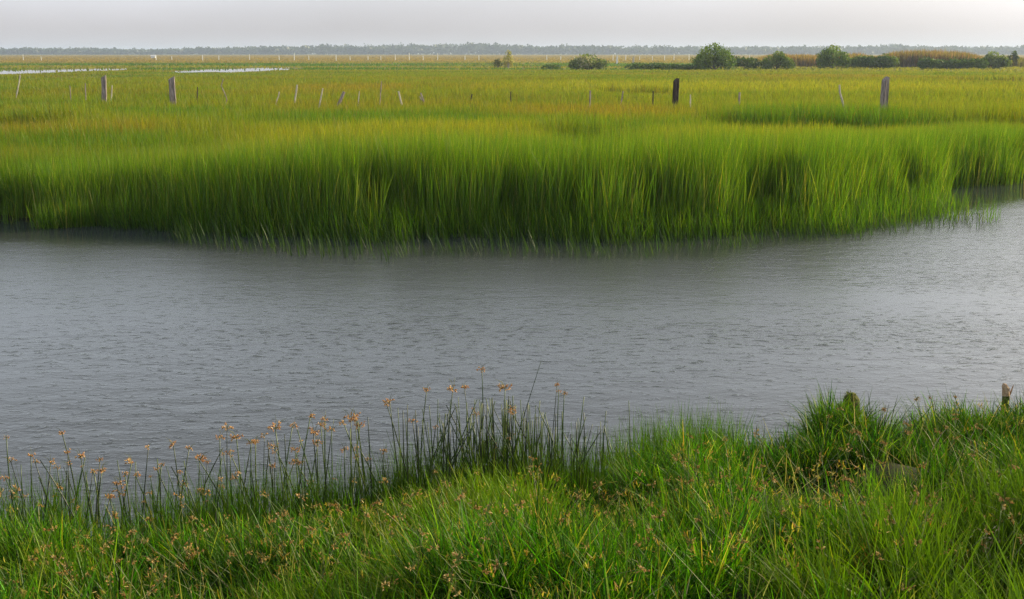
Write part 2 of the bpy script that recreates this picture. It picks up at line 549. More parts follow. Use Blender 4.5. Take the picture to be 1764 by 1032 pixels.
def meadow_h(x, y):
    df = y - far_shore(x)
    h = 1.0 - .25 * sstep(10, 30, df) - .18 * sstep(60, 110, y) - .3 * sstep(110, 150, y)
    h = h * (.84 + .28 * fbm(x * .14, y * .14, 31)) * (.86 + .28 * fbm(x * .7, y * .7, 33))
    for x0, x1, Y in STEPS:
        w_ = (x1 - x0) * .25; inx = sstep(x0 - .2 * w_, x0 + w_, x) * (1 - sstep(x1 - w_, x1 + .2 * w_, x))
        wob = (fbm(x * .22, 2.2, int(abs(Y) * 3)) - .5) * .2 * Y
        d = y - (Y + wob)
        gap = sstep(-.22 * Y, -.06 * Y, d + (fbm(x * .5, y * .5, 77) - .5) * 4) * (1 - sstep(-.15, .15, d))
        rid = sstep(-.1, .2, d) * (1 - sstep(1.5, 6, d))
        h = h * (1 - .62 * gap * inx) * (1 + .25 * rid * inx)
    for cx_, cy_, hw, hh in POOLS:
        e = ((x - cx_) / (hw * 1.05)) ** 2 + ((y - cy_) / (hh * 1.05)) ** 2
        h = np.where(e < 1, 0, h)
        fr = (np.abs(x - cx_) < hw * 1.0) & (y < cy_) & (y > cy_ - hh - 60)
        h = np.where(fr, np.minimum(h, .16), h)
    return h


def polar_scatter(n, d0, d1, half):
    u = rng.uniform(0, 1, n)
    d = d0 * (d1 / d0) ** u
    a = rng.uniform(-half, half, n)
    return d * np.sin(a), d * np.cos(a), d


# colour patches seen in the photo: g fresh green, r rusty, y pale straw
PATCH = []
for kd, a0, a1, b0, b1 in (('g', -80, 330, 258, 232), ('g', 950, 1330, 246, 206), ('g', 470, 980, 206, 183), ('g', 1180, 1650, 214, 188), ('r', 330, 640, 292, 262), ('r', -80, 330, 230, 214),
                           ('r', 880, 1180, 190, 172), ('r', 1420, 1900, 235, 216), ('y', 480, 1010, 266, 226), ('y', 1080, 1500, 252, 222), ('r', 1280, 1580, 127, 119), ('g', 1650, 1900, 265, 240), ('r', 500, 720, 150, 136), ('g', 60, 420, 190, 176), ('y', 900, 1700, 150, 132), ('y', 620, 900, 225, 208)):
    q0, q1 = at((a0 + a1) / 2, b0, .85), at((a0 + a1) / 2, b1, .85)
    ym = (q0[1] + q1[1]) / 2
    PATCH.append((kd, (a0 - 882) / F * ym, (a1 - 882) / F * ym, q0[1], q1[1]))


def meadow_col(x, y, n):
    g = fbm(x * .09 + 4, y * .16, 41)                       # green / straw patches
    r = fbm(x * .07, y * .13 + 9, 53)
    A = np.array([.158, .186, .009]); G = np.array([.068, .148, .005]); Rr = np.array([.225, .155, .018]); Yl = np.array([.25, .25, .016])
    wg = sstep(.50, .68, g) * .7; wr = sstep(.50, .68, r) * .42; wy = np.zeros(n)
    for kind, X0, X1, Y0, Y1 in PATCH:
        wx = x + (fbm(x * .3, y * .3, 7) - .5) * 3; wy_ = y + (fbm(x * .25, y * .3, 17) - .5) * 3.5
        ex = (X1 - X0) * .18 + .4; ey = (Y1 - Y0) * .25 + .3
        f = sstep(X0 - ex, X0 + ex, wx) * (1 - sstep(X1 - ex, X1 + ex, wx)) * sstep(Y0 - ey, Y0 + ey, wy_) * (1 - sstep(Y1 - ey, Y1 + ey, wy_))
        if kind == 'g': wg = np.maximum(wg, f * .95); wr = wr * (1 - f)
        elif kind == 'r': wr = np.maximum(wr, f * .7); wg = wg * (1 - f)
        else: wy = np.maximum(wy, f * .8); wr = wr * (1 - .6 * f); wg = wg * (1 - f)
    wg, wr, wy = wg[:, None], wr[:, None], wy[:, None]
    c = A * (1 - wg) + G * wg
    c = c * (1 - wr) + Rr * wr
    c = c * (1 - wy) + Yl * wy
    k = rng.uniform(0, 1, n)
    c = np.where((k < .25)[:, None], c * .4 + G * .6, c)
    c = np.where((k > .9)[:, None], c * .4 + Rr * .6, c)
    return np.clip(c * (1 + rng.normal(0, .2, (n, 1))), .004, .5)


parts = []
N = 560000
x, y, d = polar_scatter(N, 17.5, 190, rad(31))
df = y - far_shore(x)
keep = df > 2.0
x, y, d = x[keep], y[keep], d[keep]
h = meadow_h(x, y)
k = h > .05
x, y, d, h = x[k], y[k], d[k], h[k]; n = len(x)
h = h * rng.normal(1, .10, n).clip(.7, 1.35)
wd = np.maximum(.006, d * .00052) * rng.uniform(.7, 1.3, n)
col = meadow_col(x, y, n)
parts.append(blades(np.stack([x, y, np.full(n, .03)], -1), h, wd, rng.uniform(0, 6.28, n), np.abs(rng.normal(0, .10, n)), np.abs(rng.normal(0, .28, n)), col, np.clip(col * 1.15 + np.array([.035, .02, 0]) * rng.uniform(0, 1, (n, 1)), 0, .6), S=3))
V, Q, c = cat_blades(parts)
tag(link('meadow_grass', np_mesh('meadow_grass', V, Q, M_MEADOW, c)), kind='stuff')

# far plain, beyond the shrubs
N = 120000
x, y, d = polar_scatter(N, 170, 1500, rad(31)); n = N
e = np.ones(n, bool)
for cx_, cy_, hw, hh in POOLS:
    e &= (((x - cx_) / (hw * 1.1)) ** 2 + ((y - cy_) / (hh * 1.15)) ** 2 > 1) | ((rng.uniform(0, 1, n) < .07))
x, y, d = x[e], y[e], d[e]; n = len(x)
g = fbm(x * .012, y * .03, 61); r = fbm(x * .006, y * .02, 67)
band = sstep(300, 420, d)[:, None]
A = np.array([.20, .195, .024]); G = np.array([.07, .15, .018]); Rr = np.array([.30, .19, .07])
wg = sstep(.48, .62, g)[:, None] * (1 - band * .8); wr = np.maximum(sstep(.5, .66, r)[:, None] * .5, band * .7)
col = A * (1 - wg) + G * wg
col = (col * (1 - wr) + Rr * wr) * (1 + rng.normal(0, .15, (n, 1)))
h = rng.uniform(.15, .4, n)
for cx_, cy_, hw, hh in POOLS:
    h = np.where((np.abs(x - cx_) < hw * 1.1) & (y < cy_) & (y > cy_ - hh - 50), np.minimum(h, .07), h)
V, Q, c = blades(np.stack([x, y, np.full(n, .03)], -1), h, d * .0012, rng.uniform(-.5, .5, n), np.abs(rng.normal(0, .1, n)), np.abs(rng.normal(0, .2, n)), np.clip(col, .01, .5), S=2)
tag(link('plain_grass', np_mesh('plain_grass', V, Q, M_MEADOW, c)), kind='stuff')

# ---------- reed bank on the far shore
def reed_h(x):
    px = 882 + x / 18.8 * F
    return np.interp(px, [0, 200, 450, 800, 1200, 1500, 1700, 1900], [.98, 1.08, 1.3, 1.42, 1.42, 1.36, 1.2, 1.15])


parts = []
N = 200000
x = rng.uniform(-15, 15, N) * 1.0
df = rng.uniform(0, 1, N) ** 1.5 * 5.5 - .35
y = far_shore(x) + df
cl = fbm(x * 1.6, y * 1.6, 71)
px = 882 + x / y * F
edge = np.interp(px, [0, 150, 420, 1000, 1400, 1764], [.12, .2, .8, .8, .6, .9])
keep = (rng.uniform(0, 1, N) < sstep(-.3, 1.0, df) * .8 + .2) & (cl > .32 + .3 * (df < .25) * rng.uniform(0, 1, N)) & ((df > 0) | (rng.uniform(0, 1, N) < .5))
x, y, df, px = x[keep], y[keep], df[keep], px[keep]; n = len(x)
front = np.interp(px, [0, 200, 450, 900, 1400, 1764], [.42, .52, .74, .80, .74, .6])
hh = reed_h(x) * (front + (1 - front) * sstep(-.3, .7, df)) * (1 - .25 * sstep(2.5, 5.5, df)) * (.9 + .2 * fbm(x * .5, y * .5, 75)) * rng.normal(1, .12, n).clip(.5, 1.2)
col = pal(n, [(.09, .185, .007), (.12, .215, .008), (.16, .235, .012), (.29, .30, .05)], [4, 4, 1.8, .7])
mt = (.55 * sstep(.7, 2.2, df))[:, None]
tp = np.clip(col * (1 - mt) + meadow_col(x, y, n) * mt, 0, .5)
parts.append(blades(np.stack([x, y, np.full(n, -.1)], -1), hh + .1, rng.uniform(.007, .013, n), rng.normal(.2, 1.8, n), np.abs(rng.normal(0, .075, n)), np.abs(rng.normal(0, .22, n)), col, tp, S=4))
# loose outer stems standing in the water
N = 8000
px = rng.uniform(40, 1800, N)
x = (px - 882) / F * 18.6
off = np.interp(px, [100, 300, 600, 1000, 1300, 1550, 1800], [.35, .7, .9, 1.0, .9, 1.8, 3.8])
df = -rng.uniform(0, 1, N) ** 1.8 * off
y = far_shore(x) + df
hh = reed_h(x) * rng.uniform(.25, .55, N) * (1 + .25 * df / off)
col = pal(N, [(.055, .125, .005), (.08, .16, .007), (.15, .20, .025)], [4, 3, .8])
parts.append(blades(np.stack([x, y, np.full(N, -.15)], -1), hh + .15, rng.uniform(.008, .014, N), rng.normal(-1.9, 1.0, N), np.abs(rng.normal(.12, .16, N)), np.abs(rng.normal(.1, .3, N)), col, S=4))
# thin stems wading farther out, also standing in for the reeds' streaked reflections; fewer and shorter with distance
N = 5200
px = rng.uniform(110, 1800, N)
x = (px - 882) / F * 17.2
off = np.interp(px, [110, 250, 420, 700, 1100, 1350, 1550, 1800], [.5, 1.4, 2.3, 2.7, 2.4, 1.8, 2.2, 3.8])
u = rng.uniform(0, 1, N) ** 1.7
k = fbm(x * 1.8, u * 2.0, 211, 2) > .30
px, x, off, u = px[k], x[k], off[k], u[k]; N = len(x)
y = far_shore(x) - u * off
hh = rng.uniform(.16, .6, N) * (1 - .5 * u)
col = pal(N, [(.022, .055, .007), (.036, .08, .008), (.055, .10, .012)], [4, 3, .8])
parts.append(blades(np.stack([x, y, np.full(N, -.12)], -1), hh + .12, rng.uniform(.008, .014, N), rng.normal(3.0, .5, N), np.abs(rng.normal(.12, .12, N)), np.abs(rng.normal(.08, .18, N)), col, S=4))
# a few pale dead stalks
N = 450
x = rng.uniform(-9, 11, N); df = rng.uniform(-.3, .9, N); y = far_shore(x) + df
col = pal(N, [(.32, .31, .09), (.24, .30, .05)], [1, 1.5])
parts.append(blades(np.stack([x, y, np.full(N, -.1)], -1), rng.uniform(.5, 1.15, N), rng.uniform(.007, .013, N), rng.uniform(0, 6.3, N), np.abs(rng.normal(0, .12, N)), np.abs(rng.normal(.1, .4, N)), col, S=5))
V, Q, c = cat_blades(parts)
tag(link('reed_stand', np_mesh('reed_stand', V, Q, M_REED, c)), kind='stuff')

# ---------- grass on the near bank
HOLES = [(1.66, 3.5, .22, .5), (1.24, 3.5, .13, .45), (1.85, 3.5, .12, .4), (1.62, 5.65, .5, .6), (2.15, 5.8, .5, .36), (2.9, 5.3, .3, .2), (3.1, 6.6, .3, .2), (2.2, 6.5, .25, .2), (-1.9, 4.9, .3, .2), (-2.6, 4.5, .25, .2), (.1, 4.6, .3, .15), (.45, 5.75, .25, .2), (1.25, 6.2, .25, .2), (2.6, 7.0, .35, .15), (2.25, 5.5, .35, .2), (.35, 5.2, .3, .2), (-.9, 4.6, .3, .15), (1.0, 4.4, .3, .2), (2.9, 6.0, .3, .25), (.9, 5.5, .35, .18)]


def hole(x, y):
    f = np.zeros_like(x)
    for cx_, cy_, rx, ry in HOLES:
        e = ((x - cx_) / rx) ** 2 + ((y - cy_) / ry) ** 2
        f = np.maximum(f, 1 - sstep(.5, 1.3, e))
    return f


parts = []
NT = 9500                                             # tufts: blades fan out of each root
tx = rng.uniform(-5.2, 6.2, NT * 2); ty = rng.uniform(2.4, 8.9, NT * 2)
dn = near_shore(tx) - ty
k = (dn > -.05) & (np.abs(tx) < ty * .62 + .8) & (rng.uniform(0, 1, NT * 2) > .93 * hole(tx, ty))
tx, ty = tx[k], ty[k]; nt_ = len(tx)
big = fbm(tx * .9, ty * .9, 87, 2); mid = fbm(tx * 2.6, ty * 2.6, 88, 2)
th_ = (.09 + .11 * sstep(.25, .75, big) + .15 * mid) * rng.normal(1, .25, nt_).clip(.5, 1.5)
th_ *= np.interp(tx, [-4, -2, -.8, .2, .5, .8, 1.8, 2.3, 4], [1.15, 1.1, 1.05, 1.15, 1.05, 1.1, 1.0, 1.1, .85])
th_ = np.minimum(th_, .31)
th_ *= 1 - .5 * (1 - sstep(.5, 1.2, ((tx - 1.62) / .6) ** 2 + ((ty - 4.8) / .42) ** 2))
for xs, ys in STUMP_XY:
    th_ = np.where((np.abs(tx - xs) < .17) & (ty > ys - .55) & (ty < ys + .2), np.minimum(th_, .17 if xs < 3 else .26), th_)
    th_ = np.where((np.abs(tx - xs * ty / ys) < .10) & (ty > ys - 1.7) & (ty < ys - .5), np.minimum(th_, .24 if xs < 3 else .5), th_)
nb = np.clip(rng.normal(22, 8, nt_) * (.25 + 1.4 * sstep(.3, .7, mid)), 5, 100).astype(int)
yel = sstep(.50, .66, fbm(tx * 1.5, ty * 1.5, 91, 2)); tone = rng.normal(1, .32, nt_).clip(.4, 1.8)
I = np.repeat(np.arange(nt_), nb); n = len(I)
r = np.abs(rng.normal(0, .035, n)); a = rng.uniform(0, 6.28, n)
x = tx[I] + r * np.cos(a); y = ty[I] + r * np.sin(a)
left = 1 - sstep(-1.2, .6, x)
az = a.copy()
wind = rng.uniform(0, 1, n) < .15 + .35 * left
az = np.where(wind, rng.normal(2.75, .7, n), az)
hh = th_[I] * rng.normal(1, .25, n).clip(.3, 1.45)
low = (1 - sstep(4.1, 4.7, y)) * sstep(.8, 1.6, x)
hh *= 1 + .3 * low
lean = np.abs(rng.normal(.16, .24, n)) * (1 - .5 * low) + r * 2.5; bend = np.abs(rng.normal(.5, .75, n)) * (1 - .6 * low)
col = pal(n, [(.025, .088, .002), (.044, .132, .003), (.074, .185, .004), (.122, .215, .006), (.30, .27, .05)], [5, 5, 3.5, 2.4, .8], .32) * tone[I][:, None]
yv = (yel[I] * .55 * (1 - .8 * sstep(1.8, 2.6, x)))[:, None]
col = col * (1 - yv) + np.array([.138, .21, .005]) * yv * (1 + rng.normal(0, .15, (n, 1)))
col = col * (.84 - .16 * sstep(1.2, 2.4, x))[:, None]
col = col * (1 - .5 * low[:, None]) + np.array([.055, .11, .018]) * .5 * low[:, None]
tp = col * np.array([1.55, 1.4, 1.0])  # brighter tips: sunlit highlights put into the blade colour
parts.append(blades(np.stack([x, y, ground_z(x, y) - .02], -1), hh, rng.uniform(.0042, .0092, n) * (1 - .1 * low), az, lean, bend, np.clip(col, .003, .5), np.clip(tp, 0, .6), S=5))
# little tan seed sprays in patches over the grass
N = 2000
x = rng.uniform(-4, 4.6, N); y = rng.uniform(3, 8.3, N); dn = near_shore(x) - y
k = (dn > .05) & (np.abs(x) < y * .6 + .5) & (fbm(x * 1.3, y * 1.3, 143, 2) > .46); x, y = x[k], y[k]
z = ground_z(x, y) + .13 + .12 * fbm(x * .9, y * .9, 87, 2) + rng.uniform(-.05, .09, len(x))
m_ = 9; I = np.repeat(np.arange(len(x)), m_); n = len(I)
P = np.stack([x[I] + rng.normal(0, .014, n), y[I] + rng.normal(0, .014, n), z[I] + rng.normal(0, .012, n)], -1)
col = pal(n, [(.40, .27, .07), (.34, .27, .05), (.5, .38, .15), (.34, .18, .05)], [3, 3, 1.5, 2])
parts.append(blades(P, rng.uniform(.014, .034, n), rng.uniform(.004, .0075, n), rng.uniform(0, 6.28, n), rng.uniform(0, 1.6, n), rng.uniform(-.3, .8, n), col, S=2))
# pale dead blades lying through it
N = 2600
x = rng.uniform(-4, 4.5, N); y = rng.uniform(3, 8, N); dn = near_shore(x) - y
k = (dn > -.05) & (np.abs(x) < y * .6 + .6); x, y = x[k], y[k]; n = len(x)
col = pal(n, [(.30, .26, .12), (.22, .22, .07), (.34, .3, .2)], [1, 1, .6])
parts.append(blades(np.stack([x, y, ground_z(x, y)], -1), rng.uniform(.15, .4, n), rng.uniform(.003, .006, n), rng.uniform(0, 6.28, n), np.abs(rng.normal(.3, .3, n)), np.abs(rng.normal(.5, .7, n)), col, S=6))
# short green stems wading at the edge
N = 24000
x = rng.uniform(-4.5, 1.6, N); dn = -rng.uniform(0, 1, N) ** 1.6 * .55; y = near_shore(x) - dn
k = fbm(x * 2, y * 2, 97, 2) > .42; x, y, dn = x[k], y[k], dn[k]; n = len(x)
hh = rng.uniform(.15, .62, n)
col = pal(n, [(.05, .11, .010), (.075, .15, .010), (.11, .15, .02)], [3, 3, 1])
parts.append(blades(np.stack([x, y, np.full(n, -.06)], -1), hh + .06, rng.uniform(.003, .006, n), rng.uniform(0, 6.28, n), np.abs(rng.normal(0, .12, n)), np.abs(rng.normal(0, .25, n)), col, S=4))
# thin dark stems among the rushes
N = 2300
px = np.concatenate([rng.uniform(0, 1100, N // 2), rng.normal(820, 130, N - N // 2)]).clip(0, 1110); N = len(px)
x = (px - 882) / F * 6.6; y = near_shore(x) + rng.uniform(0, .5, N)
top = np.interp(px, [0, 300, 500, 700, 900, 1010, 1120], [.34, .40, .52, .70, .74, .66, .45])
col = pal(N, [(.035, .065, .012), (.05, .09, .012), (.085, .12, .02)], [3, 3, 1.5])
parts.append(blades(np.stack([x, y, np.full(N, -.1)], -1), (top * rng.uniform(.35, 1.0, N)) + .1, rng.uniform(.004, .0075, N), rng.choice([0, 3.14], N) + rng.normal(0, .5, N), np.abs(rng.normal(0, .1, N)), np.abs(rng.normal(0, .12, N)), col, S=4, tip=.35))
V, Q, c = cat_blades(parts)
tag(link('bank_grass', np_mesh('bank_grass', V, Q, M_GRASS, c)), kind='stuff')


# ------------------------------------------------------------------ rushes and sedges
ORANGE = [(.60, .35, .14), (.54, .30, .15), (.66, .44, .18), (.44, .22, .10), (.64, .46, .28)]
STRAW = [(.58, .40, .12), (.5, .32, .09), (.66, .5, .24), (.42, .32, .07), (.5, .25, .08)]


def head_mesh(cols, size, n, bracts=2):
    mb = MB()
    for k in range(n):
        t = random.uniform(0, 6.28); up = random.uniform(-.25, 1.0)
        r = size * random.uniform(.15, .75)
        d = np.array([math.cos(t), math.sin(t), up])
        p0 = d / np.linalg.norm(d) * r
        mb.tube([(0, 0, 0), p0], [.0011, .0008], 3, (.22, .2, .05), cap=False)
        for q in range(random.randint(2, 4)):
            dd = d + np.array([random.uniform(-.9, .9) for _ in range(3)])
            mb.spike(p0, dd, size * random.uniform(.28, .5), size * .085, random.choice(cols))
    for k in range(bracts):
        t = random.uniform(0, 6.28)
        mb.tube([(0, 0, 0), (math.cos(t) * size * .4, math.sin(t) * size * .4, size * .9), (math.cos(t) * size * 1.1, math.sin(t) * size * 1.1, size * 1.3)], [.0016, .0013, .0006], 3, (.15, .16, .04), cap=False)
    return mb.mesh('flower_head', M_SEED)


def stem_mesh(L, lean, curve, az, r, col, kink=None):
    mb = MB(); pts = []
    for k in range(8):
        t = k / 7
        hor = L * (math.sin(lean) * t + curve * t * t)
        z = L * math.cos(lean) * (t - .25 * abs(curve) * t * t)
        pts.append((hor * math.cos(az), hor * math.sin(az), z))
    mb.tube(pts, [r * (1.05 - .55 * k / 7) for k in range(8)], 5, col)
    return mb.mesh('stem', M_STEM, smooth=True), np.array(pts[-1])


HEADS = [head_mesh(ORANGE, random.uniform(.032, .052), random.randint(8, 14)) for _ in range(9)]
GREENS = [(.035, .065, .015), (.05, .085, .016), (.028, .045, .015), (.085, .12, .025), (.02, .028, .014)]


def rush_variant(headed, k):
    L = 1.0
    lean = abs(random.gauss(0, .09)); curve = random.gauss(0, .06)
    sm, tip = stem_mesh(L, lean, curve, random.choice([0, math.pi]) + random.gauss(0, .5), random.uniform(.004, .0064), random.choice(GREENS))
    return sm, tip, (HEADS[k % len(HEADS)] if headed else None)


VAR_H = [rush_variant(True, k) for k in range(16)]
VAR_B = [rush_variant(False, k) for k in range(16)]


def place_rush(x, y, z0, L, var, label, group, name='rush', cat='rush', hs=1.0, rz=None):
    sm, tip, hd = var
    r = empty(name, (x, y, z0), label, cat, group)
    r.rotation_euler = (0, 0, rz if rz is not None else random.choice([0, math.pi]) + random.uniform(-.4, .4))
    s = link('stem', sm, r); s.scale = (L, L, L) if False else (1, 1, L)
    if hd is not None:
        q = link('flower_head', hd, r)
        q.location = (tip[0], tip[1], tip[2] * L)
        q.rotation_euler = (random.uniform(-.4, .4), random.uniform(-.4, .4), random.uniform(0, 6.28))
        q.scale = (hs,) * 3
    return r


def zone(px):
    if px < 400: return 'at the left end of the near bank'
    if px < 760: return 'left of the dense rush clump'
    if px < 1010: return 'in the dense rush clump at mid bank'
    return 'right of the dense rush clump'


def rush_at(px, ytop, headed, label=None, back=None, hs=1.0, k=None):
    """root it in the shallows so that its tip reaches the photo's pixel"""
    x0 = (px - 882) / F * 6.5
    Y = float(near_shore(np.array(x0))) + (random.uniform(.02, .55) if back is None else back)
    z = z_at(px, ytop, Y); x0 = x_at(px, ytop, Y)
    gz = float(ground_z(np.array(x0), np.array(Y)))
    L = max(.25, z - gz)
    var = random.choice(VAR_H if headed else VAR_B)
    if k is not None: var = (VAR_H if headed else VAR_B)[k]
    lb = label or (('green rush with orange-brown flower head ' if headed else 'bare dark rush stem without flower head ') + zone(px))
    rz = random.choice([0, math.pi]) + random.uniform(-.4, .4)
    # put the tip (not the root) on the pixel
    c_, s_ = math.cos(rz), math.sin(rz)
    tx, ty = var[1][0] * c_ - var[1][1] * s_, var[1][0] * s_ + var[1][1] * c_
    return place_rush(x0 - tx, Y - ty * .3, gz, L / max(.6, var[1][2]), var, lb, 'rushes in the shallows of the near bank', hs=hs, rz=rz)


# heads that can be picked out in the photo
KEY = [(14, 752), (20, 795), (55, 785), (66, 792), (108, 745), (112, 785), (136, 790), (170, 795), (175, 812), (190, 858), (225, 800), (250, 778), (297, 768), (322, 778), (308, 815), (312, 840), (380, 752), (390, 740), (402, 762), (430, 768), (440, 762), (470, 745), (455, 752),
       (534, 720), (560, 722), (552, 735), (570, 745), (598, 718), (605, 722), (612, 715), (622, 728), (514, 788), (512, 800), (548, 760), (595, 772), (540, 745), (672, 690), (666, 698), (735, 672), (780, 672), (800, 668), (815, 708), (820, 712), (712, 722), (750, 738), (830, 640), (870, 668), (880, 710), (884, 714), (960, 668), (972, 678), (962, 672), (480, 760), (500, 742), (345, 790), (28, 850), (85, 800), (205, 850), (262, 845), (345, 850)]
for px, py in KEY:
    rush_at(px, py, True, hs=random.uniform(.55, 1.3))
for _ in range(46):
    px = random.choice([random.uniform(0, 640), random.uniform(0, 1000)])
    top = np.interp(px, [0, 300, 600, 900, 1000], [800, 800, 750, 715, 740])
    rush_at(px, top + random.uniform(-10, 75), True, hs=random.uniform(.45, .85))
for _ in range(184):
    px = random.choice([random.uniform(0, 1120), random.gauss(840, 110), random.gauss(870, 65)])
    px = min(max(px, 2), 1110)
    top = np.interp(px, [0, 300, 500, 700, 900, 1010, 1120], [815, 800, 760, 705, 700, 730, 770])
    rush_at(px, top + abs(random.gauss(0, 34)) - 18, False)
SPECIAL = [(1083, 690, 'tall bare rush at the right end of the row, tip leaning right'), (1044, 708, 'bare rush with a tip bent sideways, right of the dense clump'),
           (1007, 688, 'lone bare rush rising just right of the tallest orange flower head'), (1383, 722, 'single dark rush stem by the grassy rise on the right'),
           (1040, 730, 'short bare rush in the gap where water shows between grass')]
for px, py, lb in SPECIAL:
    rush_at(px, py, False, lb, back=.25)
# the long stem that leans across the clump
Y = 6.75
a = (x_at(842, 800, Y), Y, -.12); b = (x_at(925, 622, Y), Y + .05, z_at(925, 622, Y))
d = np.array(b) - np.array(a); L = float(np.linalg.norm(d))
sm, tip = stem_mesh(L, math.atan2(d[0], d[2]), .02, 0, .0038, GREENS[2])
r = empty('rush', a, 'longest rush stem, leaning far right across the dense clump', 'rush', 'rushes in the shallows of the near bank')
link('stem', sm, r)

# flowering sedges scattered through the bank grass
SHEADS = [head_mesh(STRAW, random.uniform(.022, .036), random.randint(5, 9), 3) for _ in range(10)]
VAR_S = []
for k in range(14):
    sm, tip = stem_mesh(1.0, abs(random.gauss(.15, .12)), random.gauss(.05, .1), random.uniform(0, 6.28), random.uniform(.0018, .0026), random.choice([(.09, .13, .015), (.13, .15, .03), (.07, .11, .012)]))
    VAR_S.append((sm, tip, SHEADS[k % 10]))
cnt = 0
while cnt < 285:
    px = random.uniform(0, 1764)
    topy = np.interp(px, [0, 600, 1000, 1400, 1430, 1764], [860, 840, 800, 740, 710, 690])
    py = random.uniform(topy, 1032)
    p = at(px, py, .75)
    zt = float(ground_z(np.array(p[0]), np.array(p[1]))) + .32
    p = at(px, py, zt)
    if near_shore(np.array(p[0])) - p[1] < .02: continue
    if fbm(np.array(p[0] * 1.7), np.array(p[1] * 1.7), 119, 2) < .46 and random.random() < .7: continue
    gz = float(ground_z(np.array(p[0]), np.array(p[1])))
    where = 'on the left part of the near bank' if px < 600 else 'on the middle of the near bank' if px < 1200 else 'on the raised right part of the near bank'
    place_rush(p[0], p[1], gz, random.uniform(.24, .42), random.choice(VAR_S), 'thin sedge with straw-brown seed head ' + where,
               'flowering sedges in the bank grass', name='flowering_sedge', cat='sedge', hs=random.uniform(.6, 1.15), rz=random.uniform(0, 6.28))
    cnt += 1


# ------------------------------------------------------------------ wood: posts, stakes, stumps
def post_mesh(w, dp, h, mat, cut=.3, split=True):
    """weathered squared post: irregular rings, sloped top, drying crack"""
    mb = MB()
    prof = [(-1, -.72), (-.72, -1), (0, -.94), (.72, -1), (1, -.72), (1, .72), (.72, 1), (-.72, 1), (-1, .72)]
    n = len(prof); R = 7; vs = []; fs = []
    for r in range(R):
        t = r / (R - 1)
        s = 1 + random.uniform(-.05, .05) - .1 * t
        ox, oy = random.uniform(-.03, .03) * w, random.uniform(-.03, .03) * w
        for k, (a, b) in enumerate(prof):
            zz = h * t
            if r == R - 1: zz += cut * w * a + random.uniform(-.15, .15) * w
            if split and k == 2: b *= .72
            vs.append((a * w / 2 * s + ox, b * dp / 2 * s + oy, zz))
    for r in range(R - 1):
        for k in range(n):
            k2 = (k + 1) % n
            fs.append((r * n + k, r * n + k2, (r + 1) * n + k2, (r + 1) * n + k))
    fs.append(tuple((R - 1) * n + k for k in range(n)))
    mb.add(vs, fs)
    return mb.mesh('fence_post', mat)


FG = 'old fence posts in the meadow'
for px, yb, yt, wpx, tilt, mat, lb in (
        (178, 170, 132, 9, .05, M_WOOD, 'thick grey weathered post leaning slightly right, leftmost of the stout posts'),
        (298, 174, 135, 10, 0.0, M_WOOD, 'stout upright post with a dark left face and pale right face'),
        (1163, 176, 137, 9.5, .01, M_DARKWOOD, 'dark brown thick post standing alone in the meadow before the tallest bush'),
        (1522, 188, 136, 12, 0.0, M_WOOD, 'largest grey post with a rough cracked face, right side of the meadow')):
    p = at(px, yb, .72); Y = p[1]
    top = z_at(px, yt, Y); w = wpx * mpp(Y)
    o = link('fence_post', post_mesh(w, w * .9, top + .25, mat))
    o.location = (x_at(px, yb, Y), Y, -.25); o.rotation_euler = (0, tilt, random.uniform(.25, .6))
    tag(o, lb, 'fence post', FG)


def stake(px, yb, yt, dx, wpx, mat, lb, bend=0.0, fork=False):
    p = at(px, yb, .72); Y = p[1]
    top = z_at(px, yt, Y); w = max(1.05 * wpx * mpp(Y), .055)
    x0 = x_at(px, yb, Y); m = mpp(Y)
    # carry the lean down to the soil
    vis = top - .72
    sl = dx * m / max(vis, .1)
    mb = MB(); n = 7
    pts = []
    for k in range(n):
        t = k / (n - 1); z = -.2 + (top + .2) * t
        pts.append((sl * (z - .72) + bend * m * math.sin(max(0, (z - .5)) / max(top - .5, .1) * 6.28) + random.uniform(-.01, .01), random.uniform(-.01, .01), z))
    rr = [w / 2 * (1.1 - .3 * k / (n - 1)) for k in range(n)]
    mb.tube(pts, rr, 6, jit=.3)
    if fork:
        q = pts[-3]
        mb.tube([q, (q[0] - 5 * m, .02, q[2] + 5 * m), (q[0] - 7 * m, .02, q[2] + 9 * m)], [w * .4, w * .35, w * .2], 5, jit=.2)
    o = link('fence_stake', mb.mesh('fence_stake', mat))
    o.location = (x0, Y, 0)
    tag(o, lb, 'fence stake', 'thin fence stakes in the meadow')


